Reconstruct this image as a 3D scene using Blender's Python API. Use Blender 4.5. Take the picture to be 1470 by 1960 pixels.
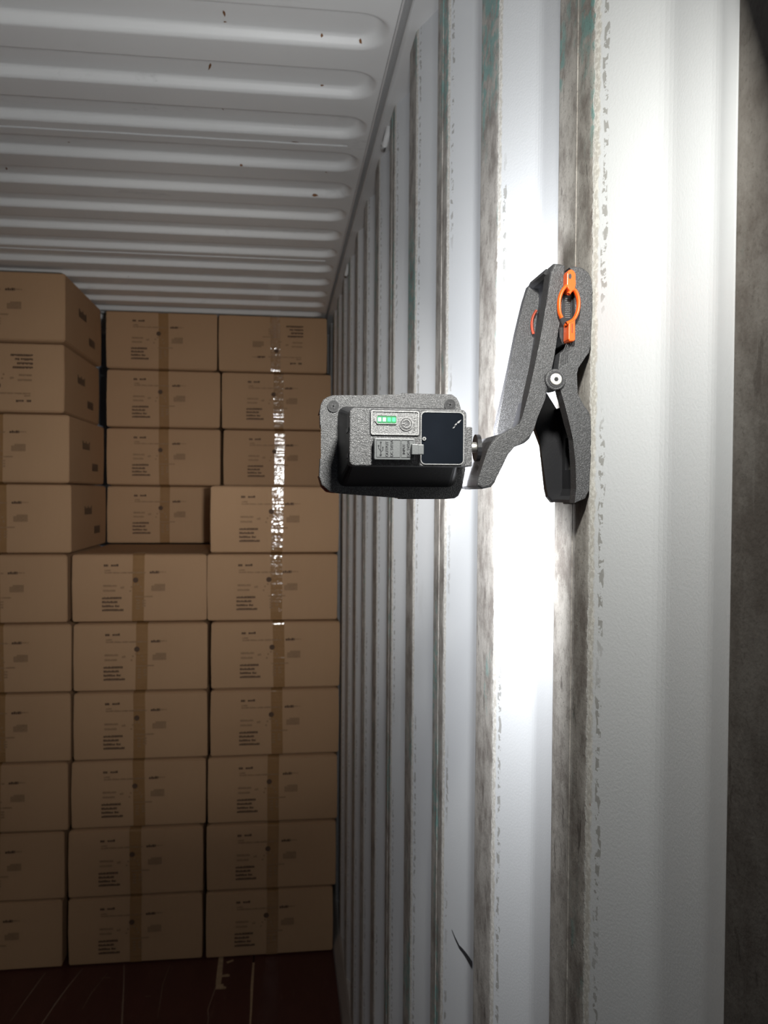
import bpy, bmesh, math, random
from mathutils import Vector, Matrix
random.seed(7)
for o in list(bpy.data.objects): bpy.data.objects.remove(o)
SC = bpy.context.scene
COL = SC.collection

# ---------------------------------------------------------------- camera
CAM_Z = 1.752                                   # height of the camera above the container floor
YAW, PITCH, ROLL, FPX = 0.1237, -0.0217, -0.0068, 1591.1
fw = Vector((math.sin(YAW)*math.cos(PITCH), math.cos(YAW)*math.cos(PITCH), math.sin(PITCH)))
r0 = Vector((math.cos(YAW), -math.sin(YAW), 0)); u0 = r0.cross(fw)
rt = r0*math.cos(ROLL) - u0*math.sin(ROLL); up = r0*math.sin(ROLL) + u0*math.cos(ROLL)
cd = bpy.data.cameras.new('camera'); cam = bpy.data.objects.new('camera', cd); COL.objects.link(cam)
cam.matrix_world = Matrix(((rt.x, up.x, -fw.x, 0), (rt.y, up.y, -fw.y, 0), (rt.z, up.z, -fw.z, CAM_Z), (0, 0, 0, 1)))
cd.sensor_fit = 'HORIZONTAL'; cd.sensor_width = 36; cd.lens = FPX/1470*36; cd.clip_start = 0.02
cd.dof.use_dof = True; cd.dof.focus_distance = 0.62; cd.dof.aperture_fstop = 24
SC.camera = cam

# ---------------------------------------------------------------- world, lights, exposure
w = bpy.data.worlds.new('world'); SC.world = w; w.use_nodes = True
w.node_tree.nodes['Background'].inputs[0].default_value = (0.75, 0.8, 0.9, 1)
w.node_tree.nodes['Background'].inputs[1].default_value = 0.06
def area(name, loc, direction, sx, sy, power, spread, color=(1, 1, 1)):
    l = bpy.data.lights.new(name, 'AREA'); l.shape = 'RECTANGLE'; l.size = sx; l.size_y = sy
    l.energy = power; l.spread = math.radians(spread); l.color = color
    o = bpy.data.objects.new(name, l); COL.objects.link(o); o.location = loc
    o.rotation_euler = Vector(direction).to_track_quat('-Z', 'Y').to_euler()
    return o
# the lit face of the clamped work light, pointing down the container
area('work_light_beam', (0.080, 0.629, 1.786), (-0.16, 1, 0.01), 0.08, 0.055, 2.4, 58, (1, 0.985, 0.96))
area('work_light_flood', (0.080, 0.628, 1.786), (0.0, 1, 0), 0.08, 0.055, 5.2, 180, (.955, 0.975, 1))
# a second work light above the frame, clipped further back on the same wall
area('second_work_light', (0.112, 0.322, 1.980), (-0.45, 0.84, -0.36), 0.045, 0.03, 2.9, 180, (1, 0.99, 0.92))
SC.view_settings.view_transform = 'Standard'; SC.view_settings.look = 'None'
SC.view_settings.exposure = 0.0; SC.view_settings.gamma = 1.0; SC.view_settings.use_curve_mapping = False

# ---------------------------------------------------------------- materials
def newmat(name):
    m = bpy.data.materials.new(name); m.use_nodes = True
    nt = m.node_tree; b = nt.nodes['Principled BSDF']
    return m, nt, b
def N(nt, t, **kw):
    n = nt.nodes.new(t)
    for k, v in kw.items():
        if k == 'ins':
            for i, x in v.items(): n.inputs[i].default_value = x
        else: setattr(n, k, v)
    return n
def L(nt, a, b): nt.links.new(a, b)
def math_(nt, op, a, b=None, c=None):
    n = nt.nodes.new('ShaderNodeMath'); n.operation = op
    for i, x in enumerate((a, b, c)):
        if x is None: continue
        if isinstance(x, (int, float)): n.inputs[i].default_value = x
        else: L(nt, x, n.inputs[i])
    return n.outputs[0]
def ramp01(nt, v, lo, hi, smooth=True):
    n = nt.nodes.new('ShaderNodeMapRange'); n.interpolation_type = 'SMOOTHSTEP' if smooth else 'LINEAR'
    L(nt, v, n.inputs['Value'])
    for k, x in (('From Min', lo), ('From Max', hi)):
        if isinstance(x, (int, float)): n.inputs[k].default_value = x
        else: L(nt, x, n.inputs[k])
    return n.outputs['Result']
def mixc(nt, f, a, b):
    n = nt.nodes.new('ShaderNodeMix'); n.data_type = 'RGBA'
    if isinstance(f, (int, float)): n.inputs[0].default_value = f
    else: L(nt, f, n.inputs[0])
    for i, x in ((6, a), (7, b)):
        if isinstance(x, tuple): n.inputs[i].default_value = (*x, 1)
        else: L(nt, x, n.inputs[i])
    return n.outputs[2]
def noise(nt, vec, scale, detail=3, rough=.5, sc=None, rot=None):
    if sc or rot:
        mp = nt.nodes.new('ShaderNodeMapping'); L(nt, vec, mp.inputs[0])
        if rot: mp.inputs['Rotation'].default_value = rot
        if sc: mp.inputs['Scale'].default_value = sc
        vec = mp.outputs[0]
    n = nt.nodes.new('ShaderNodeTexNoise'); L(nt, vec, n.inputs['Vector'])
    n.inputs['Scale'].default_value = scale; n.inputs['Detail'].default_value = detail; n.inputs['Roughness'].default_value = rough
    return n.outputs['Fac']
def bump(nt, b, h, strength, dist=.001):
    n = nt.nodes.new('ShaderNodeBump'); n.inputs['Strength'].default_value = strength; n.inputs['Distance'].default_value = dist
    L(nt, h, n.inputs['Height']); L(nt, n.outputs[0], b.inputs['Normal'])
def objco(nt): return nt.nodes.new('ShaderNodeTexCoord').outputs['Object']
def plain(name, col, rough=.5, metal=0, grain=0, gscale=1500, spec=.5, cvar=0, vscale=20):
    m, nt, b = newmat(name)
    b.inputs['Base Color'].default_value = (*col, 1); b.inputs['Roughness'].default_value = rough
    b.inputs['Metallic'].default_value = metal; b.inputs['Specular IOR Level'].default_value = spec
    oc = objco(nt)
    if grain: bump(nt, b, noise(nt, oc, gscale, 2), grain, .0007)
    c2 = tuple(min(1, x*(1+max(cvar, .12))) for x in col)
    cc = mixc(nt, noise(nt, oc, vscale, 4), tuple(x*(1-max(cvar, .06)) for x in col), c2)
    if grain > .5: cc = mixc(nt, math_(nt, 'MULTIPLY', ramp01(nt, noise(nt, oc, gscale*.8, 1), .45, .68), .6), cc, tuple(x*2.8 for x in col))
    L(nt, cc, b.inputs['Base Color'])
    return m

PITCH_W, Y0, W, D = .278, .4022, .2297, .026      # wall corrugation: pitch, first crest far edge, crest plane, depth

def wall_material():
    m, nt, b = newmat('worn_white_wall_paint')
    oc = objco(nt); sp = nt.nodes.new('ShaderNodeSeparateXYZ'); L(nt, oc, sp.inputs[0])
    ph = math_(nt, 'FRACT', math_(nt, 'DIVIDE', math_(nt, 'SUBTRACT', sp.outputs[1], Y0), PITCH_W))
    wob = math_(nt, 'MULTIPLY', math_(nt, 'SUBTRACT', noise(nt, oc, 120, 4, .7), .5), .03)
    ph2 = math_(nt, 'ADD', ph, wob)
    crest = ramp01(nt, ph2, .714, .722)
    # clean paint
    base = mixc(nt, noise(nt, oc, 3, 3), (.66, .68, .71), (.74, .755, .77))
    smud = ramp01(nt, noise(nt, oc, 6, 5, .7, sc=(1, 2, .6)), .60, .75)
    base = mixc(nt, math_(nt, 'MULTIPLY', smud, .18), base, (.40, .40, .38))
    # rubbed crest: grey-beige dirt, teal underpaint, dark scuffs in slanted streaks
    d1 = noise(nt, oc, 22, 8, .75, sc=(1, 1, .8))
    dirt = mixc(nt, ramp01(nt, d1, .35, .62), (.25, .225, .205), (.52, .495, .46))
    teal = ramp01(nt, math_(nt, 'ADD', noise(nt, oc, 5.5, 5, .6, sc=(1, 1.6, .55), rot=(.5, 0, 0)), math_(nt, 'MULTIPLY', ramp01(nt, sp.outputs[2], 1.85, 2.15), .065)), .555, .62)
    teal = math_(nt, 'MULTIPLY', teal, ramp01(nt, noise(nt, oc, 90, 4), .42, .56))
    dirt = mixc(nt, math_(nt, 'MULTIPLY', teal, .75), dirt, (.18, .40, .38))
    scr = ramp01(nt, noise(nt, oc, 13, 5, .65, sc=(1, 5, 1.1), rot=(.75, 0, 0)), .62, .66)
    dirt = mixc(nt, math_(nt, 'MULTIPLY', scr, .7), dirt, (.12, .105, .095))
    scl = ramp01(nt, noise(nt, oc, 30, 3, .6, sc=(1, 12, .5), rot=(-.25, 0, 0)), .64, .68)
    dirt = mixc(nt, math_(nt, 'MULTIPLY', scl, .3), dirt, (.68, .66, .62))
    spk = ramp01(nt, noise(nt, oc, 420, 3, .7), .58, .66)
    dirt = mixc(nt, math_(nt, 'MULTIPLY', spk, .55), dirt, (.13, .12, .11))
    # the first crest, at the near end, has browner grime, darkened further to paint its shade into the colour
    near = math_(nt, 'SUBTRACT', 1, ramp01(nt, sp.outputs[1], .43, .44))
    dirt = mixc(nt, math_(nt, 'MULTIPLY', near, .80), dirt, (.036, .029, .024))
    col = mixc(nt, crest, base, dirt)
    # chalky chipped band beside the crest edge
    band = math_(nt, 'MULTIPLY', ramp01(nt, ph2, .690, .700), math_(nt, 'SUBTRACT', 1, ramp01(nt, ph2, .712, .722)))
    flk = mixc(nt, ramp01(nt, noise(nt, oc, 260, 4, .7), .45, .6), (.50, .46, .39), (.80, .77, .70))
    col = mixc(nt, math_(nt, 'MULTIPLY', band, .7), col, flk)
    # row of short rubbed dashes a little outside the edge
    wob2 = math_(nt, 'MULTIPLY', math_(nt, 'SUBTRACT', noise(nt, oc, 70, 2), .5), .03)
    ph3 = math_(nt, 'ADD', ph, wob2)
    dw = math_(nt, 'MULTIPLY', ramp01(nt, ph3, .661, .665), math_(nt, 'SUBTRACT', 1, ramp01(nt, ph3, .679, .683)))
    dz = ramp01(nt, noise(nt, oc, 115, 3, .6, sc=(0, .9, 1)), .50, .53)
    dz = math_(nt, 'MULTIPLY', dz, ramp01(nt, noise(nt, oc, 5, 1), .38, .5))
    col = mixc(nt, math_(nt, 'MULTIPLY', math_(nt, 'MULTIPLY', dw, dz), .75), col, (.30, .29, .27))
    # small rust chips on the crest edge
    ru = math_(nt, 'MULTIPLY', ramp01(nt, noise(nt, oc, 38, 5, .75), .69, .72),
               math_(nt, 'MULTIPLY', ramp01(nt, ph, .69, .70), math_(nt, 'SUBTRACT', 1, ramp01(nt, ph, .80, .86))))
    col = mixc(nt, ru, col, (.30, .12, .05))
    L(nt, col, b.inputs['Base Color'])
    rg = nt.nodes.new('ShaderNodeMapRange'); L(nt, crest, rg.inputs['Value']); rg.inputs['To Min'].default_value = .38; rg.inputs['To Max'].default_value = .62
    L(nt, rg.outputs[0], b.inputs['Roughness'])
    h = math_(nt, 'ADD', math_(nt, 'MULTIPLY', noise(nt, oc, 450, 2), .35), math_(nt, 'MULTIPLY', noise(nt, oc, 60, 5, .7), math_(nt, 'ADD', math_(nt, 'MULTIPLY', crest, 1.5), .1)))
    bump(nt, b, h, .35, .0012)
    return m
def steel_paint(name, c1, c2, rough=.42, rust=True):
    m, nt, b = newmat(name); oc = objco(nt)
    col = mixc(nt, noise(nt, oc, 2.5, 4), c1, c2)
    sm = ramp01(nt, noise(nt, oc, 4, 6, .75, sc=(1, 2.5, 1), rot=(0, 0, .5)), .60, .72)
    col = mixc(nt, math_(nt, 'MULTIPLY', sm, .35), col, tuple(x*.5 for x in c1))
    if rust:
        ru = ramp01(nt, noise(nt, oc, 34, 4, .8, sc=(1, 2.2, 1)), .735, .76)
        col = mixc(nt, math_(nt, 'MULTIPLY', ru, .8), col, (.22, .10, .04))
    L(nt, col, b.inputs['Base Color']); b.inputs['Roughness'].default_value = rough
    bump(nt, b, noise(nt, oc, 200, 3), .12, .001)
    return m
def kraft():
    m, nt, b = newmat('kraft_cardboard'); oc = objco(nt)
    info = nt.nodes.new('ShaderNodeObjectInfo')
    col = mixc(nt, noise(nt, oc, 4, 3), (.40, .245, .135), (.46, .29, .165))
    fib = noise(nt, oc, 60, 4, .6, sc=(1, 1, .15))
    col = mixc(nt, math_(nt, 'MULTIPLY', fib, .25), col, (.36, .215, .115))
    col = mixc(nt, math_(nt, 'MULTIPLY', info.outputs['Random'], .16), col, (.36, .20, .11))
    L(nt, col, b.inputs['Base Color']); b.inputs['Roughness'].default_value = .72; b.inputs['Specular IOR Level'].default_value = .25
    bump(nt, b, noise(nt, oc, 12, 3), .25, .004)
    return m
def tape_mat():
    m, nt, b = newmat('brown_packing_tape'); oc = objco(nt)
    col = mixc(nt, noise(nt, oc, 18, 4), (.25, .135, .055), (.34, .19, .085))
    L(nt, col, b.inputs['Base Color']); b.inputs['Roughness'].default_value = .13; b.inputs['Specular IOR Level'].default_value = .7
    bump(nt, b, noise(nt, oc, 55, 3, .6, sc=(1, 1, 2.2)), .10, .005)
    return m
def floor_mat():
    m, nt, b = newmat('dark_red_plywood'); oc = objco(nt)
    col = mixc(nt, noise(nt, oc, 3, 6, .7, sc=(3, 1, 1)), (.045, .012, .010), (.085, .026, .020))
    gr = ramp01(nt, noise(nt, oc, 14, 6, .7, sc=(4, .5, 1)), .55, .8)
    col = mixc(nt, math_(nt, 'MULTIPLY', gr, .4), col, (.16, .09, .07))
    L(nt, col, b.inputs['Base Color']); b.inputs['Roughness'].default_value = .45
    bump(nt, b, noise(nt, oc, 30, 5, .6, sc=(4, .6, 1)), .3, .002)
    return m
def emis(name, col, strength, base=(.1, .1, .1)):
    m, nt, b = newmat(name); b.inputs['Base Color'].default_value = (*base, 1)
    b.inputs['Emission Color'].default_value = (*col, 1); b.inputs['Emission Strength'].default_value = strength
    return m
M = dict(
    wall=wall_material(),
    roof=steel_paint('white_roof_paint', (.74, .74, .74), (.82, .82, .81)),
    rail=steel_paint('white_rail_paint', (.60, .60, .60), (.68, .68, .68)),
    kick=steel_paint('scuffed_rail_paint', (.34, .31, .29), (.46, .43, .40)),
    backwall=steel_paint('bluish_end_wall_paint', (.30, .33, .38), (.36, .39, .44)),
    kraft=kraft(), tape=tape_mat(), floor=floor_mat(),
    ink=plain('box_print_ink', (.085, .045, .024), .8, cvar=.3, vscale=200),
    ink2=plain('faint_box_print_ink', (.26, .155, .082), .8, cvar=.3, vscale=200),
    tan=plain('bare_tan_wood', (.36, .25, .15), .7, cvar=.4, vscale=60),
    scratch=plain('pale_floor_scratch', (.20, .14, .10), .8, cvar=.4, vscale=80),
    rust=plain('rust', (.20, .085, .03), .9, cvar=.4, vscale=200),
    scuff=plain('black_rubber_scuff', (.03, .03, .035), .8, cvar=.5, vscale=300),
    plastic=plain('grained_black_plastic', (.075, .075, .079), .36, grain=1, gscale=1300, spec=.6),
    plastic_light=plain('grained_grey_plastic', (.14, .14, .145), .34, grain=.8, gscale=1500, spec=.6),
    clampplastic=plain('grained_charcoal_plastic', (.045, .045, .048), .40, grain=.7, gscale=1500, spec=.55),
    smooth=plain('smooth_black_plastic', (.022, .022, .025), .38, grain=.1, gscale=600),
    rubber=plain('grey_rubber_cover', (.13, .137, .142), .42, grain=.15, gscale=900, spec=.6),
    raised=plain('raised_lit_plastic', (.27, .27, .275), .30, grain=.4, gscale=1500, spec=.8),
    lettering=plain('moulded_lettering', (.035, .035, .04), .4, spec=.6),
    gloss=plain('glossy_black_panel', (.008, .010, .014), .08, spec=.6, cvar=.5, vscale=30),
    orange=plain('orange_plastic', (.95, .12, .012), .33, spec=.5),
    redrim=plain('red_orange_bumper', (.30, .04, .015), .45),
    steel=plain('zinc_plated_steel', (.82, .80, .75), .42, metal=1, cvar=.2, vscale=300),
    lens=emis('lit_lens', (1, .98, .95), 12), led=emis('green_indicator', (.05, 1, .22), 2.4, (.02, .2, .05)),
    led2=emis('pale_green_indicator', (.30, 1, .55), 2.2, (.1, .3, .15)),
    greenglow=plain('dark_green_window', (.06, .20, .10), .3),
)

# ---------------------------------------------------------------- helpers
def link(name, bm, mat, parent=None, smooth=False):
    me = bpy.data.meshes.new(name); bm.normal_update(); bm.to_mesh(me); bm.free()
    me.materials.append(M[mat] if isinstance(mat, str) else mat)
    if smooth: me.polygons.foreach_set('use_smooth', [True]*len(me.polygons))
    o = bpy.data.objects.new(name, me); COL.objects.link(o)
    if parent: o.parent = parent
    return o
def empty(name, loc=(0, 0, 0)):
    o = bpy.data.objects.new(name, None); COL.objects.link(o); o.location = loc; o.empty_display_size = .05; return o
def struct(o): o['kind'] = 'structure'; return o
def box(bm, x0, x1, y0, y1, z0, z1):
    v = [bm.verts.new(p) for p in ((x0,y0,z0),(x1,y0,z0),(x1,y1,z0),(x0,y1,z0),(x0,y0,z1),(x1,y0,z1),(x1,y1,z1),(x0,y1,z1))]
    for f in ((3,2,1,0),(4,5,6,7),(0,1,5,4),(1,2,6,5),(2,3,7,6),(3,0,4,7)): bm.faces.new([v[i] for i in f])
def prism_bm(bm, pts, y0, y1, bev=0, off=(0, 0, 0), seg=2, back=True):
    a = sum(pts[i][0]*pts[(i+1) % len(pts)][1] - pts[(i+1) % len(pts)][0]*pts[i][1] for i in range(len(pts)))
    if a < 0: pts = pts[::-1]
    f = [bm.verts.new((x-off[0], y0-off[1], z-off[2])) for x, z in pts]
    g = [bm.verts.new((x-off[0], y1-off[1], z-off[2])) for x, z in pts]
    ff = bm.faces.new(f); n = len(pts)
    if back: bm.faces.new(g[::-1])
    for i in range(n): bm.faces.new((f[i], g[i], g[(i+1) % n], f[(i+1) % n]))
    if bev:
        es = [e for e in ff.edges]
        bmesh.ops.bevel(bm, geom=es, offset=bev, segments=seg, profile=.5, affect='EDGES', clamp_overlap=True)
def prism(name, pts, y0, y1, mat, parent, bev=0, seg=2):
    bm = bmesh.new(); o = Vector((0, 0, 0)); p = parent
    while p: o = o+p.location; p = p.parent
    prism_bm(bm, pts, y0, y1, bev, o, seg); return link(name, bm, mat, parent)
def circ(cx, cz, r, n=24, rz=None): return [(cx+r*math.cos(2*math.pi*i/n), cz+(rz or r)*math.sin(2*math.pi*i/n)) for i in range(n)]
def rrect(x0, x1, z0, z1, r, n=4):
    P = []
    for cx, cz, a in ((x1-r, z1-r, 0), (x0+r, z1-r, 90), (x0+r, z0+r, 180), (x1-r, z0+r, 270)):
        for i in range(n+1):
            t = math.radians(a+90*i/n); P.append((cx+r*math.cos(t), cz+r*math.sin(t)))
    return P
def tube(bm, pts, r, off=(0, 0, 0), n=8, flat=1.0):
    rings = []; pts = [Vector(p)-Vector(off) for p in pts]
    for i, p in enumerate(pts):
        d = (pts[min(i+1, len(pts)-1)]-pts[max(i-1, 0)]).normalized()
        a = d.cross(Vector((0, 1, 0)));
        if a.length < 1e-4: a = d.cross(Vector((1, 0, 0)))
        a.normalize(); b = d.cross(a)
        rings.append([bm.verts.new(p+a*r*math.cos(2*math.pi*k/n)+b*r*flat*math.sin(2*math.pi*k/n)) for k in range(n)])
    for i in range(len(rings)-1):
        for k in range(n): bm.faces.new((rings[i][k], rings[i+1][k], rings[i+1][(k+1) % n], rings[i][(k+1) % n]))
    bm.faces.new(rings[0][::-1]); bm.faces.new(rings[-1])
def frame_bm(bm, outer, inner, y0, y1, off):
    n = len(outer); o0 = [bm.verts.new((x-off[0], y0-off[1], z-off[2])) for x, z in outer]; i0 = [bm.verts.new((x-off[0], y0-off[1], z-off[2])) for x, z in inner]
    o1 = [bm.verts.new((x-off[0], y1-off[1], z-off[2])) for x, z in outer]; i1 = [bm.verts.new((x-off[0], y1-off[1], z-off[2])) for x, z in inner]
    for k in range(n):
        j = (k+1) % n
        bm.faces.new((o0[k], o0[j], i0[j], i0[k])); bm.faces.new((o0[j], o0[k], o1[k], o1[j])); bm.faces.new((i0[k], i0[j], i1[j], i1[k]))

# ---------------------------------------------------------------- the container: right wall
ROOF = CAM_Z + .8082; TOPW = 2.552; YEND = 4.42
def fillet(a, b, c, d, n=4):
    a, b, c = Vector(a), Vector(b), Vector(c)
    p = b+(a-b).normalized()*d; q = b+(c-b).normalized()*d
    return [((1-t)**2*p + 2*(1-t)*t*b + t*t*q) for t in [i/n for i in range(n+1)]]
def wall_profile(ystart, yend):
    raw = []
    k = math.floor((ystart-Y0)/PITCH_W)-1
    while Y0+PITCH_W*k < yend+.4:
        yf = Y0+PITCH_W*k
        raw += [(yf-.077, W), (yf, W), (yf+.064, W+D), (yf+.1285, W+D)]; k += 1
    pts = []
    for i in range(1, len(raw)-1): pts += fillet(raw[i-1], raw[i], raw[i+1], .0055 if raw[i][1] == W else .010)
    out = []
    def at(y):
        for p, q in zip(pts, pts[1:]):
            if p[0] <= y <= q[0]: return p[1]+(q[1]-p[1])*(y-p[0])/max(q[0]-p[0], 1e-9)
    out = [(ystart, at(ystart))]+[(p[0], p[1]) for p in pts if ystart < p[0] < yend]+[(yend, at(yend))]
    return out
wr = struct(empty('wall_right', (W, 0, 0)))
edges = [-.70] + [Y0+PITCH_W*k-.045 for k in range(-1, 15, 2)] + [YEND]
for a, b in zip(edges, edges[1:]):
    bm = bmesh.new(); pr = wall_profile(a, b)
    # folded seam lip at the panel start
    lo = [bm.verts.new((x-W, y, .02)) for y, x in pr]; hi = [bm.verts.new((x-W, y, TOPW)) for y, x in pr]
    for i in range(len(pr)-1): bm.faces.new((lo[i+1], lo[i], hi[i], hi[i+1]))
    box(bm, -.0006, .001, a-.0004, a+.0016, .02, TOPW)
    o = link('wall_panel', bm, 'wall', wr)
    o.data.transform(Matrix.Translation((W, 0, 0))); o.matrix_parent_inverse = wr.matrix_basis.inverted()
def plainpanel(name, x0, x1, y0, y1, z0, z1, mat):
    bm = bmesh.new(); box(bm, x0, x1, y0, y1, z0, z1); return struct(link(name, bm, mat))
# left wall, out of view, same corrugation simplified
bm = bmesh.new(); pr = wall_profile(-.7, YEND)[::1]
lo = [bm.verts.new((-2.10-(x-W), y, 0)) for y, x in pr]; hi = [bm.verts.new((-2.10-(x-W), y, TOPW)) for y, x in pr]
for i in range(len(pr)-1): bm.faces.new((lo[i], lo[i+1], hi[i+1], hi[i]))
struct(link('wall_left', bm, 'kick'))
plainpanel('wall_back', -2.14, .30, YEND, YEND+.03, 0, ROOF+.03, 'backwall')

# ---------------------------------------------------------------- roof panels with stamped troughs
PR, YR = .1924, 1.5259
def rib_h(x, y):
    best = 0
    k = round((y-(YR-.0575))/PR)
    cy = YR+PR*k-.0575; hx = (.183+2.05)/2; cx = (.183-2.05)/2
    r = .052; dx = abs(x-cx)-(hx-r); dy = abs(y-cy)-(.0575-r)
    d = math.hypot(max(dx, 0), max(dy, 0))+min(max(dx, dy), 0)-r
    t = min(1, max(0, -d/.016)); t = t*t*(3-2*t)
    return .0185*t
ceiling = struct(empty('ceiling', (0, 0, ROOF)))
xs = [-2.10, -2.03, -1.95, -1.6, -1.2, -.8, -.4, -.1, .05] + [.07+.0062*i for i in range(21)]
starts = [YR+PR*(2+5*j)+.037 for j in range(-3, 3)]
for a, b in zip(starts, starts[1:]+[YEND]):
    if b < a: continue
    bm = bmesh.new(); n = max(4, int((b-a)/.0042)); rows = []
    for j in range(n+1):
        y = a+(b-a)*j/n; rows.append([bm.verts.new((x, y, rib_h(x, y))) for x in xs])
    for j in range(n):
        for i in range(len(xs)-1): bm.faces.new((rows[j][i], rows[j+1][i], rows[j+1][i+1], rows[j][i+1]))
    link('roof_panel', bm, 'roof', ceiling, smooth=True)
    bm = bmesh.new(); tube(bm, [(x, a+.0008*math.sin(x*37), -.0005) for x in [-2.1+.05*i for i in range(46)]], .0022, n=6)
    link('weld_seam', bm, 'rail', ceiling)
bm = bmesh.new()
def blot(bm, c, axis, pts):
    vs = [bm.verts.new(c(p)) for p in pts]; bm.faces.new(vs)
for (x, y, l, an) in [(-.86, 1.44, .03, 2.2), (-.83, 1.43, .035, 2.5), (-.10, 1.50, .006, 0), (-.10, 1.475, .02, 1.5), (.14, 1.516, .006, .4), (.07, 1.514, .005, 0),
                      (-.90, 1.70, .02, 2.4), (-.85, 1.66, .05, 2.1), (-.82, 1.70, .006, 0), (.08, 1.703, .008, 0), (-.14, 1.66, .03, 1.8), (-.78, 1.87, .025, 2.3), (-.13, 1.83, .03, 1.2),
                      (.03, 1.94, .02, .1), (-.76, 2.05, .03, 2.0), (.09, 2.29, .018, 0), (-.70, 2.25, .02, 1.8), (-.1, 2.10, .008, 0), (.11, 2.11, .006, 0), (-.5, 2.06, .006, 0)]:
    dx, dy = math.cos(an)*l/2, math.sin(an)*l/2; wd = .0022
    nx, ny = -math.sin(an)*wd, math.cos(an)*wd; P = []
    for t, s in ((-1, .3), (-.3, 1), (.4, .6), (1, .2), (.3, -.8), (-.5, -1)):
        px, py = x+dx*t+nx*s, y+dy*t+ny*s; P.append((px, py, rib_h(px, py)-.0009))
    bm.faces.new([bm.verts.new(p) for p in P])
o = link('rust_mark', bm, 'rust', ceiling); o['kind'] = 'stuff'

# top rail between roof and wall
bm = bmesh.new()
prof = [(.1945, ROOF+.0015), (.1945, ROOF-.0035), (.1975, ROOF-.0045), (.2068, ROOF+.014), (.2092, TOPW+.0005), (.2110, TOPW-.0015), (.215, TOPW), (.31, TOPW), (.31, ROOF+.03)]
ys = [-.7, YEND]; rows = [[bm.verts.new((x, y, z)) for x, z in prof] for y in ys]
for i in range(len(prof)-1): bm.faces.new((rows[0][i], rows[1][i], rows[1][i+1], rows[0][i+1]))
rail = struct(link('trim_1', bm, 'rail'))
for hy in (1.86, 2.96):
    bm = bmesh.new()
    c = Vector((.232, hy, TOPW))
    tube(bm, [c+Vector((0, -.045, .004)), c+Vector((-.003, -.040, -.012)), c+Vector((-.006, -.012, -.026)), c+Vector((-.006, .014, -.026)), c+Vector((-.003, .040, -.012)), c+Vector((0, .045, .004))], .0065, n=10)
    link('lashing_ring', bm, 'rail', rail, smooth=True)
# lower rail along the right wall
bm = bmesh.new()
prof = [(.207, 0), (.209, .022), (.226, .075), (.231, .085), (.31, .085)]
n = 40; rows = []
for j in range(n+1):
    y = -.7+(YEND+.7)*j/n; rows.append([bm.verts.new((x+random.uniform(-.0012, .0012), y, z)) for x, z in prof])
for j in range(n):
    for i in range(len(prof)-1): bm.faces.new((rows[j][i+1], rows[j+1][i+1], rows[j+1][i], rows[j][i]))
struct(link('baseboard_right', bm, 'kick'))

# ---------------------------------------------------------------- floor: plywood sheets, tan joint strip, scratches
fl = struct(empty('floor', (0, 0, 0)))
xe = [-2.10, -1.31, -.0935, .208]; yse = [-.7, 1.9, 4.42]
for i in range(3):
    for j in range(2):
        bm = bmesh.new(); box(bm, xe[i]+.0012, xe[i+1]-.0012, yse[j]+.0012, yse[j+1]-.0012, -.028, 0)
        bmesh.ops.bevel(bm, geom=bm.edges[:], offset=.0015, segments=1, affect='EDGES')
        link('floor_panel', bm, 'floor', fl)
plainpanel('trim_2', -2.2, .32, -.7, 4.5, -.06, -.029, 'kick')
def strip(name, pts, wds, mat, parent=None, z=.0006):
    bm = bmesh.new(); Lf, Rt = [], []
    for i, p in enumerate(pts):
        a = Vector(pts[max(i-1, 0)]); b = Vector(pts[min(i+1, len(pts)-1)]); d = (b-a).normalized(); nn = Vector((-d.y, d.x))
        wd = wds[i] if isinstance(wds, list) else wds
        Lf.append(bm.verts.new((p[0]+nn.x*wd, p[1]+nn.y*wd, z))); Rt.append(bm.verts.new((p[0]-nn.x*wd, p[1]-nn.y*wd, z)))
    for i in range(len(pts)-1): bm.faces.new((Rt[i], Rt[i+1], Lf[i+1], Lf[i]))
    return link(name, bm, mat, parent)
strip('joint_strip', [(-.0935+.001*math.sin(i*2.1), -.5+.15*i) for i in range(25)], [.0035+.0012*math.sin(i*1.7) for i in range(25)], 'tan', fl)
strip('scratch', [(-.222, 2.953), (-.232, 2.88), (-.238, 2.83), (-.231, 2.78), (-.236, 2.72)], [.002, .0012, .0016, .0012, .001], 'scratch', fl)
strip('scratch', [(-.5695, 3.14), (-.545, 3.0), (-.530, 2.9), (-.513, 2.79), (-.50, 2.70)], [.0016, .0022, .0025, .003, .003], 'scratch', fl)
strip('scratch', [(-.715, 3.13), (-.74, 3.02), (-.757, 2.93), (-.775, 2.80), (-.79, 2.6)], [.001, .0022, .0025, .0022, .002], 'scratch', fl)
strip('scratch', [(-.843, 3.12), (-.86, 3.0), (-.88, 2.84)], [.001, .002, .001], 'scratch', fl)
strip('scratch', [(-.62, 3.09), (-.65, 2.97), (-.66, 2.88)], [.0006, .0012, .0006], 'scratch', fl)
strip('scratch', [(-.40, 3.12), (-.41, 3.0), (-.40, 2.8)], [.0005, .0011, .0005], 'scratch', fl)
strip('scratch', [(-.64, 3.06), (-.61, 3.062), (-.60, 3.055)], [.0008, .0018, .0005], 'scratch', fl)
strip('scratch', [(-.46, 2.93), (-.44, 2.932)], [.0022, .001], 'scratch', fl)
bm = bmesh.new()
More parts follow.
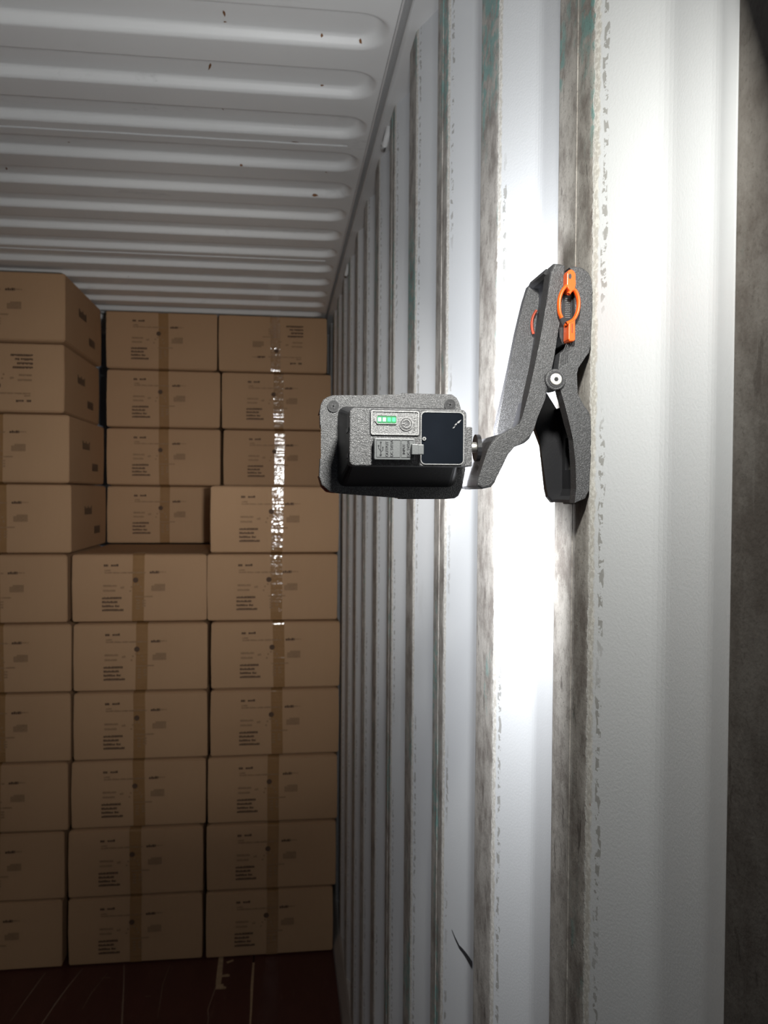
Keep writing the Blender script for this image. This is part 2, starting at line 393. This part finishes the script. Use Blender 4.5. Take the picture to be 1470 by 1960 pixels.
for P in ([(-.225, 3.16), (-.208, 3.16), (-.204, 3.03), (-.205, 2.975), (-.196, 2.975), (-.195, 2.962), (-.184, 2.957), (-.186, 2.944), (-.221, 2.945), (-.224, 3.0)],
          [(-.205, 3.03), (-.185, 3.036), (-.176, 3.03), (-.178, 3.018), (-.204, 3.018)], [(-.195, 3.115), (-.17, 3.13), (-.168, 3.118), (-.19, 3.105)]):
    bm.faces.new([bm.verts.new((x, y, .0007)) for x, y in P][::-1])
link('bare_patch', bm, 'tan', fl)
# black curved scuff in the third valley of the wall
bm = bmesh.new(); pts = [(1.1286,1.143),(1.1206,1.136),(1.1101,1.1291),(1.1014,1.1278),(1.0938,1.1261),(1.0858,1.1247),(1.0676,1.1270)]
def wx(y):
    pr_ = wall_profile(y, y+.001); return pr_[0][1]
for i in range(len(pts)-1):
    (ya, za), (yb, zb) = pts[i], pts[i+1]; wa, wb = .0010+.0034*i/5, .0010+.0034*(i+1)/5
    bm.faces.new([bm.verts.new(p) for p in ((wx(ya)-.0008, ya, za-wa), (wx(ya)-.0008, ya, za+wa), (wx(yb)-.0008, yb, zb+wb), (wx(yb)-.0008, yb, zb-wb))])
o = link('scuff_mark', bm, 'scuff', wr); o.matrix_parent_inverse = wr.matrix_basis.inverted()

# ---------------------------------------------------------------- cardboard boxes
def make_box(loc, wd, dp=.592, h=.2530, rot=0, flip=False, tapex=.5, sparkle=1, side=False, label='', group='', seed=0, tapelo=0):
    rnd = random.Random(seed); r = empty('cardboard_box', loc); r.rotation_euler = (0, 0, rot)
    r['label'] = label; r['category'] = 'box'; r['group'] = group
    g = .0055                      # bulge of the top and bottom flaps above the panel edges
    bm = bmesh.new()
    def ring(x0, x1, y0, y1, z, j=0): return [bm.verts.new((x+rnd.uniform(-j, j), y, z+rnd.uniform(-j, j))) for x, y in ((x0, y0), (x1, y0), (x1, y1), (x0, y1))]
    t = .018
    R = [ring(t, wd-t, t, dp-t, 0), ring(0, wd, 0, dp, g, .0012), ring(-.001, wd+.001, -.0012, dp, h*.5), ring(0, wd, 0, dp, h-g, .0012), ring(t, wd-t, t, dp-t, h)]
    bm.faces.new(R[0][::-1]); bm.faces.new(R[-1])
    for a, b in zip(R, R[1:]):
        for i in range(4): bm.faces.new((a[i], a[(i+1) % 4], b[(i+1) % 4], b[i]))
    es = [e for e in bm.edges if abs(e.verts[0].co.z-e.verts[1].co.z) > .05 or (e.verts[0].co.z in [v.co.z for v in R[1]+R[3]] and e.verts[1].co.z in [v.co.z for v in R[1]+R[3]])]
    bmesh.ops.bevel(bm, geom=es, offset=.0032, segments=2, affect='EDGES', clamp_overlap=True)
    link('carton', bm, 'kraft', r)
    # tape down the front, folded over the top and bottom flaps
    bm = bmesh.new(); tx = wd*tapex; hw = .0212; path = [(.06, h+.0006), (.03, h+.0006), (.016, h+.0002), (.002, h-g+.0014), (-.0012, h-g-.001)]
    n = 40
    for i in range(1, n): path.append((-.0020, h-g-(h-2*g)*i/n))
    path += [(-.0010, g), (.004, g-.0016), (.016, -.0004)]
    rows = []; k = 7
    for (y, z) in path:
        front = y < 0
        skew = .002*math.sin(z*9+seed); rj = abs(rnd.gauss(0, .00025))*sparkle
        rows.append([bm.verts.new((tx-hw+2*hw*i/k+skew, y-(rj+abs(rnd.gauss(0, .00016))*sparkle if front else 0), z)) for i in range(k+1)])
    for a, b in zip(rows, rows[1:]):
        for i in range(k): bm.faces.new((b[i], b[i+1], a[i+1], a[i]))
    link('packing_tape', bm, 'tape', r)
    # print on the front
    def px(u): return (1-u if flip else u)*wd
    def pz(v): return (v if flip else 1-v)*(h-.012)+.006
    def quad(bm, u0, u1, v0, v1, y=-.0036):
        x0, x1 = sorted((px(u0), px(u1))); z0, z1 = sorted((pz(v0), pz(v1)))
        bm.faces.new([bm.verts.new(p) for p in ((x0, y, z0), (x1, y, z0), (x1, y, z1), (x0, y, z1))])
    def textline(bm, u0, u1, v0, v1, word=5):
        u = u0; rr = random.Random(int(u0*1000)+int(v0*997)); cnt = 0; ch = (v1-v0)*.42
        while u < u1:
            wdt = ch*rr.uniform(.55, 1.0); hh = rr.choice((0, 0, .25))*(v1-v0)
            quad(bm, u, min(u+wdt, u1), v0+hh, v1); u += wdt+ch*.16; cnt += 1
            if cnt % word == 0 and rr.random() < .6: u += ch*.55
    bm = bmesh.new()
    textline(bm, .235, .268, .135, .168, 9); textline(bm, .288, .345, .130, .165, 9)
    textline(bm, .575, .645, .236, .275, 9)
    for i, (a, b) in enumerate(((.222, .365), (.222, .335), (.222, .350), (.222, .380))): textline(bm, a, b, .632+.061*i, .664+.061*i, 7)
    vs = [bm.verts.new((px(.470)+.0098*math.cos(a), -.0040, pz(.375)+.0098*math.sin(a))) for a in [2*math.pi*i/20 for i in range(20)]]; bm.faces.new(vs)
    link('print', bm, 'ink', r)['kind'] = 'stuff'
    bm = bmesh.new()
    textline(bm, .240, .285, .215, .238, 9); textline(bm, .240, .545, .250, .272, 6); textline(bm, .648, .695, .245, .262, 5)
    textline(bm, .230, .330, .446, .476, 8); textline(bm, .230, .322, .520, .550, 8); textline(bm, .358, .386, .470, .505, 9)
    for i in range(9):
        quad(bm, .588+.0115*i, .597+.0115*i, .435 if i > 1 else .46, .545)
    for i in range(6):
        a = math.pi*(.05+.18*i); u, v = .474-.045*math.cos(a), .56-.12*math.sin(a); quad(bm, u-.006, u+.006, v-.012, v+.012)
    textline(bm, .465, .600, .618, .638, 8)
    for i in range(4): textline(bm, .475, .500, .672+.042*i, .695+.042*i, 9)
    for i in range(3): textline(bm, .520, .545, .672+.042*i, .700+.042*i, 9)
    link('faint_print', bm, 'ink2', r)['kind'] = 'stuff'
    if side:
        bm = bmesh.new(); x = wd+.0018
        def sq(a0, a1, v0, v1):
            z0, z1 = h*(1-v1), h*(1-v0); bm.faces.new([bm.verts.new(p) for p in ((x, a0*dp, z0), (x, a1*dp, z0), (x, a1*dp, z1), (x, a0*dp, z1))])
        for i in range(7): sq(.34+.03*i, .36+.03*i, .36 if i % 3 else .33, .46)
        for i in range(6): sq(.62+.03*i, .64+.03*i, .66, .78)
        link('side_print', bm, 'ink', r)['kind'] = 'stuff'
    return r
ORD = ['topmost', 'second from the top', 'third from the top', 'fourth from the top', 'fifth from the top', 'sixth from the top', 'seventh from the top', 'third from the bottom', 'second from the bottom', 'lowest']
H = .2545
Ax = [-.776, -.781, -.764, -.757, -.770, -.758, -.760, -.769, -.783, -.792]
Aflip = {1}
for i in range(10):
    extra = {1: ' with upside-down print'}.get(i, '')
    make_box((Ax[i]-.484, 3.14+random.uniform(-.004, .004), H*(9-i)), .484, flip=i in Aflip, side=True, tapex=.45 if i == 0 else .485+random.uniform(-.015, .015),
             rot=random.uniform(-.006, .006), label='brown cardboard box%s, %s of the tall leftmost stack' % (extra, ORD[i]), group='boxes of the leftmost stack', seed=10+i, sparkle=.8)
B = [(-.755, -.273), (-.748, -.269), (-.749, -.269), (-.758, -.275), (-.768, -.284), (-.769, -.286)]
BO = ['topmost', 'second from the top', 'third from the top', 'third from the bottom', 'second from the bottom', 'lowest']
for i, (a, b) in enumerate(B):
    make_box((a, 3.142+random.uniform(-.005, .005), H*(5-i)), b-a, rot=random.uniform(-.006, .006), tapex=.50+random.uniform(-.02, .02),
             label='brown cardboard box, %s of the low middle front stack' % BO[i], group='boxes of the middle front stack', seed=30+i, sparkle=.9)
CC = [(-.258, .218), (-.269, .213), (-.255, .224), (-.257, .222), (-.265, .217), (-.269, .213), (-.271, .204)]
CO = ['topmost', 'second from the top', 'third from the top', 'fourth, at mid height,', 'third from the bottom', 'second from the bottom', 'lowest']
for i, (a, b) in enumerate(CC):
    make_box((a, 3.14+random.uniform(-.005, .005), H*(6-i)), min(b, .2035)-a if i >= 6 else b-a, rot=random.uniform(-.004, .004), tapex=.515+random.uniform(-.015, .015),
             label='brown cardboard box, %s of the front stack beside the white wall' % CO[i], group='boxes of the right front stack', seed=50+i, sparkle=1.3)
BP = [(-.756, -.283), (-.754, -.269), (-.754, -.268), (-.752, -.267)]
for i, (a, b) in enumerate(BP):
    make_box((a, 3.755, 1.527+H*(3-i)), b-a, dp=.60, tapex=.50+random.uniform(-.015, .02), rot=random.uniform(-.004, .004),
             label='brown cardboard box, %s of the four set back in the middle' % ['topmost', 'second from the top', 'second from the bottom', 'lowest'][i], group='boxes of the middle rear stack', seed=70+i, sparkle=.6)
CP = [(-.275, .203), (-.260, .221), (-.253, .224)]
for i, (a, b) in enumerate(CP):
    make_box((a, 3.76, 1.527+H*(3-i)), b-a, dp=.60, tapex=.52, flip=(i == 0), rot=random.uniform(-.004, .004),
             label='brown cardboard box%s, %s of three set back beside the wall' % (' with upside-down print' if i == 0 else '', ['topmost', 'middle', 'lowest'][i]), group='boxes of the right rear stack', seed=90+i, sparkle=1.0)

# ---------------------------------------------------------------- clip-on work light
lamp = empty('clamp_work_light', (.150, .62, 1.746))
lamp['label'] = 'black battery work light on a charcoal spring clamp with orange clips, gripping the white wall'; lamp['category'] = 'lamp'
LO = lamp.location
PLATE = [(.0276,1.81),(.0283,1.8161),(.0301,1.8195),(.0331,1.8215),(.0369,1.8228),(.053,1.8233),(.0535,1.8224),(.0867,1.8239),(.0873,1.8255),(.1241,1.8253),(.1277,1.823),(.1297,1.8194),(.1311,1.8147),(.1334,1.7929),(.1348,1.7703),(.1339,1.7656),(.1326,1.7572),(.1297,1.751),(.1268,1.7491),(.119,1.7485),(.0857,1.7483),(.0853,1.7497),(.0547,1.7517),(.0543,1.7511),(.0403,1.7523),(.0349,1.7536),(.0293,1.7583),(.0274,1.7646),(.0279,1.777),(.0292,1.7778),(.0291,1.80),(.0278,1.8012)]
BATT = rrect(.0452, .1247, 1.7708, 1.8094, .0035)
plate = prism('back_plate', PLATE, .600, .6085, 'plastic', lamp, .0010)
cx, cz = .081, 1.7865
prism('lamp_body', [(cx+(x-cx)*.985, cz+(z-cz)*.985) for x, z in PLATE], .6085, .6235, 'smooth', lamp)
prism('lens', rrect(.036, .126, 1.757, 1.816, .006), .6235, .6255, 'lens', lamp)
for bx, bz, sx, sz in ((.0385, 1.8125, -1, 1), (.0385, 1.7625, -1, -1), (.1225, 1.8145, 1, 1), (.1225, 1.7605, 1, -1)):
    bx -= sx*.0008; bz -= sz*.0022
    P = [(bx, bz+sz*.0125), (bx+sx*.006, bz+sz*.0115), (bx+sx*.0100, bz+sz*.0075), (bx+sx*.0120, bz), (bx+sx*.0105, bz), (bx+sx*.006, bz+sz*.006), (bx, bz+sz*.0108)]
    prism('corner_bumper', P, .6100, .6245, 'redrim', lamp)
# tapered housing between plate and battery box
bm = bmesh.new()
def loft(bm, A, ya, Bq, yb):
    a = [bm.verts.new((x-LO.x, ya-LO.y, z-LO.z)) for x, z in A]; b = [bm.verts.new((x-LO.x, yb-LO.y, z-LO.z)) for x, z in Bq]
    n = len(A)
    for i in range(n): bm.faces.new((a[i], b[i], b[(i+1) % n], a[(i+1) % n]))
    bm.faces.new(a)
loft(bm, rrect(.0462, .1240, 1.7716, 1.8090, .0035), .5745, rrect(.0405, .1275, 1.7570, 1.8150, .006), .6005)
link('housing', bm, 'smooth', lamp)
batt = prism('battery_box', BATT, .553, .5750, 'plastic', lamp, .0008)
for zz in (1.7775, 1.7950):     # side ribs of the battery box
    prism('rib', [(.0444, zz-.0015), (.0454, zz-.0015), (.0454, zz+.0015), (.0444, zz+.0015)], .556, .5735, 'smooth', lamp)
for sx_, sz_ in ((.0373, 1.8149), (.1227, 1.8176)):
    sc = prism('screw', circ(sx_, sz_, .0039), .5992, .6002, 'smooth', lamp)
    bm = bmesh.new(); frame_bm(bm, circ(sx_, sz_, .0043), circ(sx_, sz_, .0037), .5990, .6002, LO); link('screw_rim', bm, 'lettering', sc)
    bm = bmesh.new(); a = .5
    for t in (a, a+math.pi/2):
        dx, dz = math.cos(t)*.0021, math.sin(t)*.0021; nx, nz = -math.sin(t)*.0005, math.cos(t)*.0005
        prism_bm(bm, [(sx_-dx-nx, sz_-dz-nz), (sx_+dx-nx, sz_+dz-nz), (sx_+dx+nx, sz_+dz+nz), (sx_-dx+nx, sz_-dz+nz)], .59905, .5992, off=LO)
    link('cross_slot', bm, 'lettering', sc)
# control panel
cp = prism('control_panel', rrect(.0597, .0918, 1.7917, 1.8076, .0010), .5524, .5531, 'plastic_light', lamp)
bm = bmesh.new(); frame_bm(bm, rrect(.0595, .0920, 1.7915, 1.8078, .0012), rrect(.0604, .0911, 1.7924, 1.8069, .0008), .5517, .5531, LO); link('panel_rim', bm, 'raised', cp)
bm = bmesh.new(); frame_bm(bm, rrect(.0585, .0930, 1.7905, 1.8086, .0018), rrect(.0592, .0923, 1.7911, 1.8081, .0015), .55285, .5531, LO); link('panel_groove', bm, 'lettering', cp)
bw = prism('battery_gauge', rrect(.0636, .0766, 1.7992, 1.8043, .0008), .5518, .5525, 'greenglow', lamp)
bm = bmesh.new(); frame_bm(bm, rrect(.0630, .0770, 1.7986, 1.8048, .0012), rrect(.0635, .0765, 1.7991, 1.8043, .0008), .5514, .5525, LO)
prism_bm(bm, rrect(.0617, .0629, 1.8003, 1.8031, .0004), .5516, .5525, off=LO); link('gauge_rim', bm, 'raised', bw)
for i, lx in enumerate((.0652, .0684, .0716, .0748)):
    prism('indicator_light', rrect(lx-.0011, lx+.0011, 1.8003, 1.8030, .0003), .5514, .5519, 'led' if i in (2, 3) else 'led2', bw)
pb = prism('power_button', circ(.0832, 1.7990, .0040), .5513, .5525, 'plastic', lamp, .0003)
bm = bmesh.new(); 
arc = [(.0832+.0026*math.cos(a), .5511, 1.7990+.0026*math.sin(a)) for a in [math.radians(-145+290*i/20) for i in range(21)]]
tube(bm, arc, .00045, LO, 6); tube(bm, [(.0802, .5511, 1.7990), (.0822, .5511, 1.7990)], .00045, LO, 6)
link('power_symbol', bm, 'raised', pb)
bm = bmesh.new(); frame_bm(bm, circ(.0832, 1.7990, .0046), circ(.0832, 1.7990, .0041), .5516, .5525, LO); link('button_ring', bm, 'raised', pb)
def text(s, x, z, y, size, mat, parent, rot90=True):
    c = bpy.data.curves.new('lettering', 'FONT'); c.body = s; c.size = size; c.extrude = .00015; c.align_x = 'CENTER'; c.align_y = 'CENTER'
    t = bpy.data.objects.new('lettering_curve', c); me = bpy.data.meshes.new_from_object(t); bpy.data.objects.remove(t)
    me.materials.clear(); me.materials.append(M[mat]); o = bpy.data.objects.new('lettering', me); COL.objects.link(o); o.parent = parent; o['kind'] = 'stuff'
    mt = Matrix.Rotation(math.pi/2, 4, 'X')
    if rot90: mt = mt @ Matrix.Rotation(math.pi/2, 4, 'Z')
    o.rotation_euler = mt.to_euler(); o.location = Vector((x, y, z))-LO
    return o
text('ON/OFF', .0888, 1.7988, .5522, .0030, 'raised', cp)
# rubber port cover with moulded lettering
uc = prism('port_cover', rrect(.0612, .0884, 1.7747, 1.7889, .0008), .5462, .5532, 'rubber', lamp, .0005)
bm = bmesh.new()
for x0, x1 in ((.0626, .0786), (.0792, .0872)): frame_bm(bm, rrect(x0, x1, 1.7763, 1.7878, .0003), rrect(x0+.00016, x1-.00016, 1.77646, 1.78764, .0002), .54590, .5463, LO)
link('cover_line', bm, 'lettering', uc)
text('OUTPUT', .0697, 1.7818, .54605, .0026, 'lettering', uc); text('DC 5V/1A', .0729, 1.7821, .54605, .0026, 'lettering', uc)
text('INPUT', .0810, 1.7818, .54605, .0024, 'lettering', uc); text('DC 5V/2A', .0840, 1.7821, .54605, .0026, 'lettering', uc)
bm = bmesh.new(); yy = .5460
tube(bm, [(.0655, yy, 1.7782), (.0655, yy, 1.7862)], .00018, LO, 5); prism_bm(bm, circ(.0655, 1.7779, .0007, 12), yy-.0002, yy+.0003, off=LO)
prism_bm(bm, [(.0649, 1.7859), (.0661, 1.7859), (.0655, 1.7871)], yy-.0002, yy+.0003, off=LO)
tube(bm, [(.0655, yy, 1.7805), (.0641, yy, 1.7823), (.0641, yy, 1.7838)], .00018, LO, 5); prism_bm(bm, circ(.0641, 1.7840, .0005, 10), yy-.0002, yy+.0003, off=LO)
tube(bm, [(.0655, yy, 1.7795), (.0669, yy, 1.7812), (.0669, yy, 1.7825)], .00018, LO, 5); prism_bm(bm, rrect(.0665, .0673, 1.7825, 1.7833, .0001, 1), yy-.0002, yy+.0003, off=LO)
link('usb_symbol', bm, 'lettering', uc)
tb = prism('pull_tab', rrect(.0856, .0900, 1.7781, 1.7850, .0004), .5415, .5465, 'rubber', uc, .0004)
prism('pull_tab_end', rrect(.0897, .0936, 1.7782, 1.7849, .0005), .5418, .5475, 'rubber', uc, .0005)
gp = prism('glossy_panel', rrect(.0936, .1224, 1.7725, 1.8072, .0028), .55255, .5531, 'gloss', lamp)
bm = bmesh.new(); frame_bm(bm, rrect(.0931, .1229, 1.7720, 1.8077, .0032), rrect(.0937, .1223, 1.7726, 1.8071, .0028), .5522, .5531, LO); link('panel_bezel', bm, 'raised', gp)
bm = bmesh.new()
for x, z, l in ((.1190, 1.8008, .0022), (.1172, 1.7993, .0016), (.1158, 1.7972, .0013)):
    prism_bm(bm, [(x-l*.7, z-l*.45), (x+l*.2, z-l*.25), (x+l*.9, z+l*.8), (x-l*.1, z+l*.3)], .55245, .5526, off=LO)
link('scratch', bm, 'raised', gp)
s2 = prism('screw', circ(.0955, 1.7893, .0013, 14), .5516, .5530, 'raised', lamp); prism('screw_centre', circ(.0955, 1.7893, .0006, 10), .5514, .5517, 'lettering', s2)
prism('hinge_block', rrect(.1245, .1316, 1.7714, 1.7988, .0008), .565, .606, 'plastic', lamp, .0008)
bm = bmesh.new(); tube(bm, [(.1310, .600, 1.7868), (.1452, .600, 1.7868)], .0038, LO, 14); link('hinge_bolt', bm, 'steel', lamp, smooth=True)
bm = bmesh.new(); tube(bm, [(.1425, .603, 1.7865), (.1455, .603, 1.7865)], .0100, LO, 20); link('washer', bm, 'smooth', lamp)

# clamp: jaw arm (lamp side)
ARM = [(.1996,1.9231),(.2044,1.9231),(.2084,1.9218),(.2077,1.9075),(.2052,1.8863),(.2022,1.8674),(.1998,1.8515),(.197,1.8391),(.1959,1.8287),(.1919,1.8244),(.1881,1.8093),(.1847,1.7985),(.1825,1.7935),(.1788,1.7903),(.1705,1.7871),(.1665,1.7855),(.1642,1.7832),(.1587,1.7667),(.1565,1.7610),(.1537,1.7575),(.1472,1.7561),(.1428,1.7584),(.1436,1.763),(.147,1.7738),(.1504,1.7845),(.1539,1.7915),(.1578,1.7957),(.1716,1.80),(.1763,1.8033),(.1786,1.8084),(.181,1.8265),(.1846,1.8427),(.1898,1.8687),(.1949,1.90),(.1969,1.9167)]
FAR = [(.1958,1.9197),(.2106,1.9338),(.2126,1.917),(.2075,1.8956),(.2043,1.8658),(.1994,1.8381),(.1944,1.8147),(.1901,1.8036),(.1701,1.8007),(.17,1.8054),(.1769,1.8365),(.1806,1.8538),(.1862,1.8823),(.1919,1.9065)]
arm = prism('clamp_arm', ARM, .597, .612, 'clampplastic', lamp, .0022, 3)
FARL = [(.1958,1.9190),(.1990,1.9215),(.2080,1.9205),(.2075,1.8956),(.2043,1.8658),(.1994,1.8381),(.1944,1.8147),(.1901,1.8036),(.1860,1.7960),(.1701,1.7990),(.17,1.8054),(.1769,1.8365),(.1806,1.8538),(.1862,1.8823),(.1919,1.9065)]
prism('far_side_plate', FARL, .648, .656, 'clampplastic', arm, .0015)
bm = bmesh.new()
prism_bm(bm, [(.1957, 1.9185), (.1975, 1.9222), (.2080, 1.9215), (.2075, 1.9175), (.1990, 1.9170)], .610, .650, off=LO)      # closed top end
web = [(.2077,1.9200),(.2077,1.9075),(.2052,1.8863),(.2022,1.8674),(.1998,1.8515),(.1978,1.8440)]
prism_bm(bm, web+[(x-.0035, z) for x, z in web[::-1]], .610, .650, off=LO)
web = [(.1919,1.8244),(.1881,1.8093),(.1847,1.7985),(.1788,1.7903)]
prism_bm(bm, web+[(x-.0035, z+.0005) for x, z in web[::-1]], .610, .650, off=LO)
link('inner_web', bm, 'smooth', arm)
# hollow foot that carries the lamp
bm = bmesh.new()
foot_top = [(.1539,1.7915),(.1578,1.7957),(.1716,1.80),(.1763,1.8033),(.1763,1.8013),(.1720,1.7980),(.1588,1.7938),(.1552,1.7900)]
prism_bm(bm, foot_top, .610, .656, off=LO)
prism_bm(bm, [(.1428,1.7584),(.1436,1.763),(.147,1.7738),(.1504,1.7845),(.1539,1.7915),(.1552,1.79),(.1520,1.7840),(.1490,1.7738),(.1452,1.7630),(.1448,1.7600),(.1480,1.7580),(.1472,1.7561)], .610, .656, off=LO)
prism_bm(bm, [(.1472,1.7561),(.1537,1.7575),(.1535,1.7590),(.1472,1.7578)], .610, .656, off=LO)
link('foot_shell', bm, 'clampplastic', arm)
bm = bmesh.new(); prism_bm(bm, [(.1400,1.7600),(.1425,1.7570),(.1500,1.7560),(.1560,1.7600),(.1690,1.7850),(.1640,1.7870),(.1560,1.7880),(.1500,1.7860),(.1475,1.7790),(.1455,1.7700),(.1420,1.7690),(.1408,1.7660)], .648, .656, .001, off=LO)
link('foot_side_plate', bm, 'clampplastic', arm)
prism('inner_jaw', [(.1640,1.7830),(.1690,1.7850),(.1665,1.7790),(.1640,1.7700),(.1625,1.7655),(.1600,1.7665)], .625, .645, 'smooth', arm)
# second jaw leg lying on the wall crest
LEG = [(.2112,1.9204),(.2152,1.9215),(.2216,1.9204),(.2261,1.9171),(.2282,1.9129),(.2284,1.9041),(.2293,1.9014),(.2293,1.8964),(.2284,1.8944),(.2284,1.8635),(.2272,1.8581),(.2181,1.847),(.217,1.8423),(.2178,1.8273),(.2203,1.8227),(.2276,1.8143),(.2291,1.8097),(.2292,1.8050),(.2284,1.8045),(.2284,1.7920),(.2292,1.7915),(.2292,1.7863),(.2286,1.7856),(.2286,1.756),(.2256,1.7495),(.2173,1.7461),(.2184,1.7567),(.2178,1.7745),(.2162,1.7937),(.212,1.8075),(.2088,1.819),(.2059,1.8282),(.2042,1.8343),(.2033,1.8455),(.2047,1.8571),(.2099,1.8611),(.2159,1.8662),(.216,1.8867),(.2153,1.9148)]
leg = prism('clamp_leg', LEG, .597, .609, 'clampplastic', lamp, .0020, 3)
LFAR = [(.2075,1.8380),(.2119,1.8348),(.2163,1.8252),(.2212,1.8198),(.2266,1.8148),(.2281,1.7936),(.2286,1.7724),(.2286,1.752),(.2256,1.7475),(.218,1.7459),(.2141,1.7505),(.2126,1.7569),(.2082,1.7918),(.2028,1.8051),(.2040,1.8150),(.2060,1.8250)]
prism('far_side_plate', LFAR, .649, .656, 'smooth', leg, .0012)
prism('far_side_plate', [(.2112,1.9204),(.2216,1.9204),(.2280,1.9129),(.2284,1.8635),(.2272,1.8581),(.2181,1.847),(.2150,1.8560),(.216,1.8867),(.2130,1.9100)], .649, .656, 'smooth', leg, .0012)
bm = bmesh.new()
for wb in ([(.2261,1.9171),(.2282,1.9129),(.2284,1.8635),(.2272,1.8581),(.2181,1.847),(.217,1.8423),(.2173,1.8350)], [(.2215,1.8213),(.2276,1.8143),(.2284,1.8060),(.2284,1.7980)]):
    prism_bm(bm, wb+[(x-.003, z-.0003) for x, z in wb[::-1]], .607, .650, off=LO)
prism_bm(bm, [(.2284,1.7980),(.2284,1.7720),(.2254,1.7720),(.2254,1.7977)], .607, .630, off=LO)
prism_bm(bm, [(.2284,1.7980),(.2284,1.7720),(.2254,1.7720),(.2254,1.7977)], .642, .650, off=LO)
wb = [(.2284,1.7720),(.2286,1.756),(.2256,1.7495),(.2175,1.7463)]
prism_bm(bm, wb+[(.2180,1.7485),(.2240,1.7515),(.2256,1.7570),(.2254,1.7720)], .607, .650, off=LO)
prism_bm(bm, [(.2112,1.9204),(.2216,1.9204),(.2216,1.9180),(.2120,1.9180)], .607, .650, off=LO)
link('inner_web', bm, 'smooth', leg)
# pivot
pv = prism('pivot_boss', circ(.2008, 1.8373, .0078, 30), .5945, .612, 'clampplastic', lamp, .0008)
bm = bmesh.new(); frame_bm(bm, circ(.2008, 1.8373, .0058), circ(.2008, 1.8373, .0046), .5940, .596, LO); link('pivot_recess', bm, 'lettering', pv)
ps = prism('pivot_screw', circ(.2008, 1.8373, .0045, 24), .5932, .596, 'steel', pv, .0007)
prism('hex_socket', circ(.2008, 1.8373, .0017, 6), .5930, .5934, 'smooth', pv)
bm = bmesh.new(); tube(bm, [(.2008, .60, 1.8373), (.2008, .654, 1.8373)], .0035, LO, 14); link('pivot_pin', bm, 'steel', pv)
bm = bmesh.new()
for i in range(4):
    x = .2055+.0016*i; tube(bm, [(x, .5965, 1.8475+.001*i), (x+.0006, .5965, 1.8560+.001*i), (x+.0040, .5965, 1.8640+.0005*i)], .0004, LO, 6)
link('grip_ridge', bm, 'clampplastic', leg)
# orange jaw clips
TAB = [(.2066,1.9055),(.2067,1.9139),(.2079,1.9162),(.2098,1.9169),(.2118,1.916),(.2131,1.9138),(.2133,1.9065),(.2130,1.9035),(.2118,1.9015),(.2090,1.9010),(.2075,1.9030)]
clip = empty('jaw_clip', (0, 0, 0)); clip.parent = lamp
def oprism(name, pts, y0, y1, mat, bev=0):
    bm = bmesh.new(); prism_bm(bm, pts, y0, y1, bev, LO); o = link(name, bm, mat, clip); return o
oprism('upper_tab', TAB, .589, .6005, 'orange', .0006)
oprism('tab_hole', circ(.2088, 1.9117, .0011, 14, .0019), .5886, .5892, 'lettering')
oprism('lower_tab', [(.2085,1.8789),(.2135,1.8806),(.2136,1.866),(.2125,1.8649),(.2093,1.8648),(.2085,1.8663)], .5895, .6005, 'orange', .0006)
oprism('lower_tab_groove', [(.2108,1.8775),(.2114,1.8775),(.2114,1.8710),(.2108,1.8710)], .5890, .5897, 'redrim')
bm = bmesh.new()
def smooth_path(P, n=6):
    out = []
    for i in range(len(P)-1):
        p0, p1, p2, p3 = P[max(i-1, 0)], P[i], P[i+1], P[min(i+2, len(P)-1)]
        for k in range(n):
            t = k/n; out.append(tuple(.5*((2*p1[j])+(-p0[j]+p2[j])*t+(2*p0[j]-5*p1[j]+4*p2[j]-p3[j])*t*t+(-p0[j]+3*p1[j]-3*p2[j]+p3[j])*t**3) for j in range(2)))
    return out+[P[-1]]
for P in ([(.2078,1.9058),(.2052,1.9034),(.2030,1.8995),(.2017,1.8947),(.2016,1.8889),(.2022,1.8848),(.2036,1.8818)], [(.2087,1.8993),(.2104,1.9018),(.2130,1.9024),(.2152,1.8992),(.2163,1.8945),(.2162,1.8895),(.2150,1.8848),(.2127,1.8809),(.2099,1.8790),(.2071,1.8777)]):
    tube(bm, [(x, .5915, z) for x, z in smooth_path(P)], .00135, LO, 10, 1.9)
link('clip_ring', bm, 'orange', clip, smooth=True)
bm = bmesh.new(); tube(bm, [(x, .644, z) for x, z in smooth_path([(.2010,1.8985),(.1985,1.8940),(.1975,1.8890),(.1978,1.8840),(.1990,1.8800)])], .0011, LO, 8, 1.6); link('far_clip_ring', bm, 'redrim', clip, smooth=True)
oprism('rubber_jaw', [(.2040,1.8840),(.2030,1.8900),(.2032,1.8960),(.2060,1.9010),(.2085,1.9010),(.2085,1.9175),(.2112,1.9185),(.2130,1.9160),(.2150,1.9140),(.2156,1.8880),(.2155,1.8670),(.2085,1.8645),(.2060,1.8700),(.2052,1.8790)], .602, .646, 'smooth')
bm = bmesh.new()
for i in range(5):
    for j in range(11):
        x, z = .2103+.0008*i-(.0003 if j % 2 else 0), 1.8845+.0014*j
        prism_bm(bm, [(x-.00025, z), (x, z-.0004), (x+.00025, z), (x, z+.0004)], .6014, .6022, off=LO)
o = link('rubber_stud', bm, 'raised', clip); o['kind'] = 'stuff'
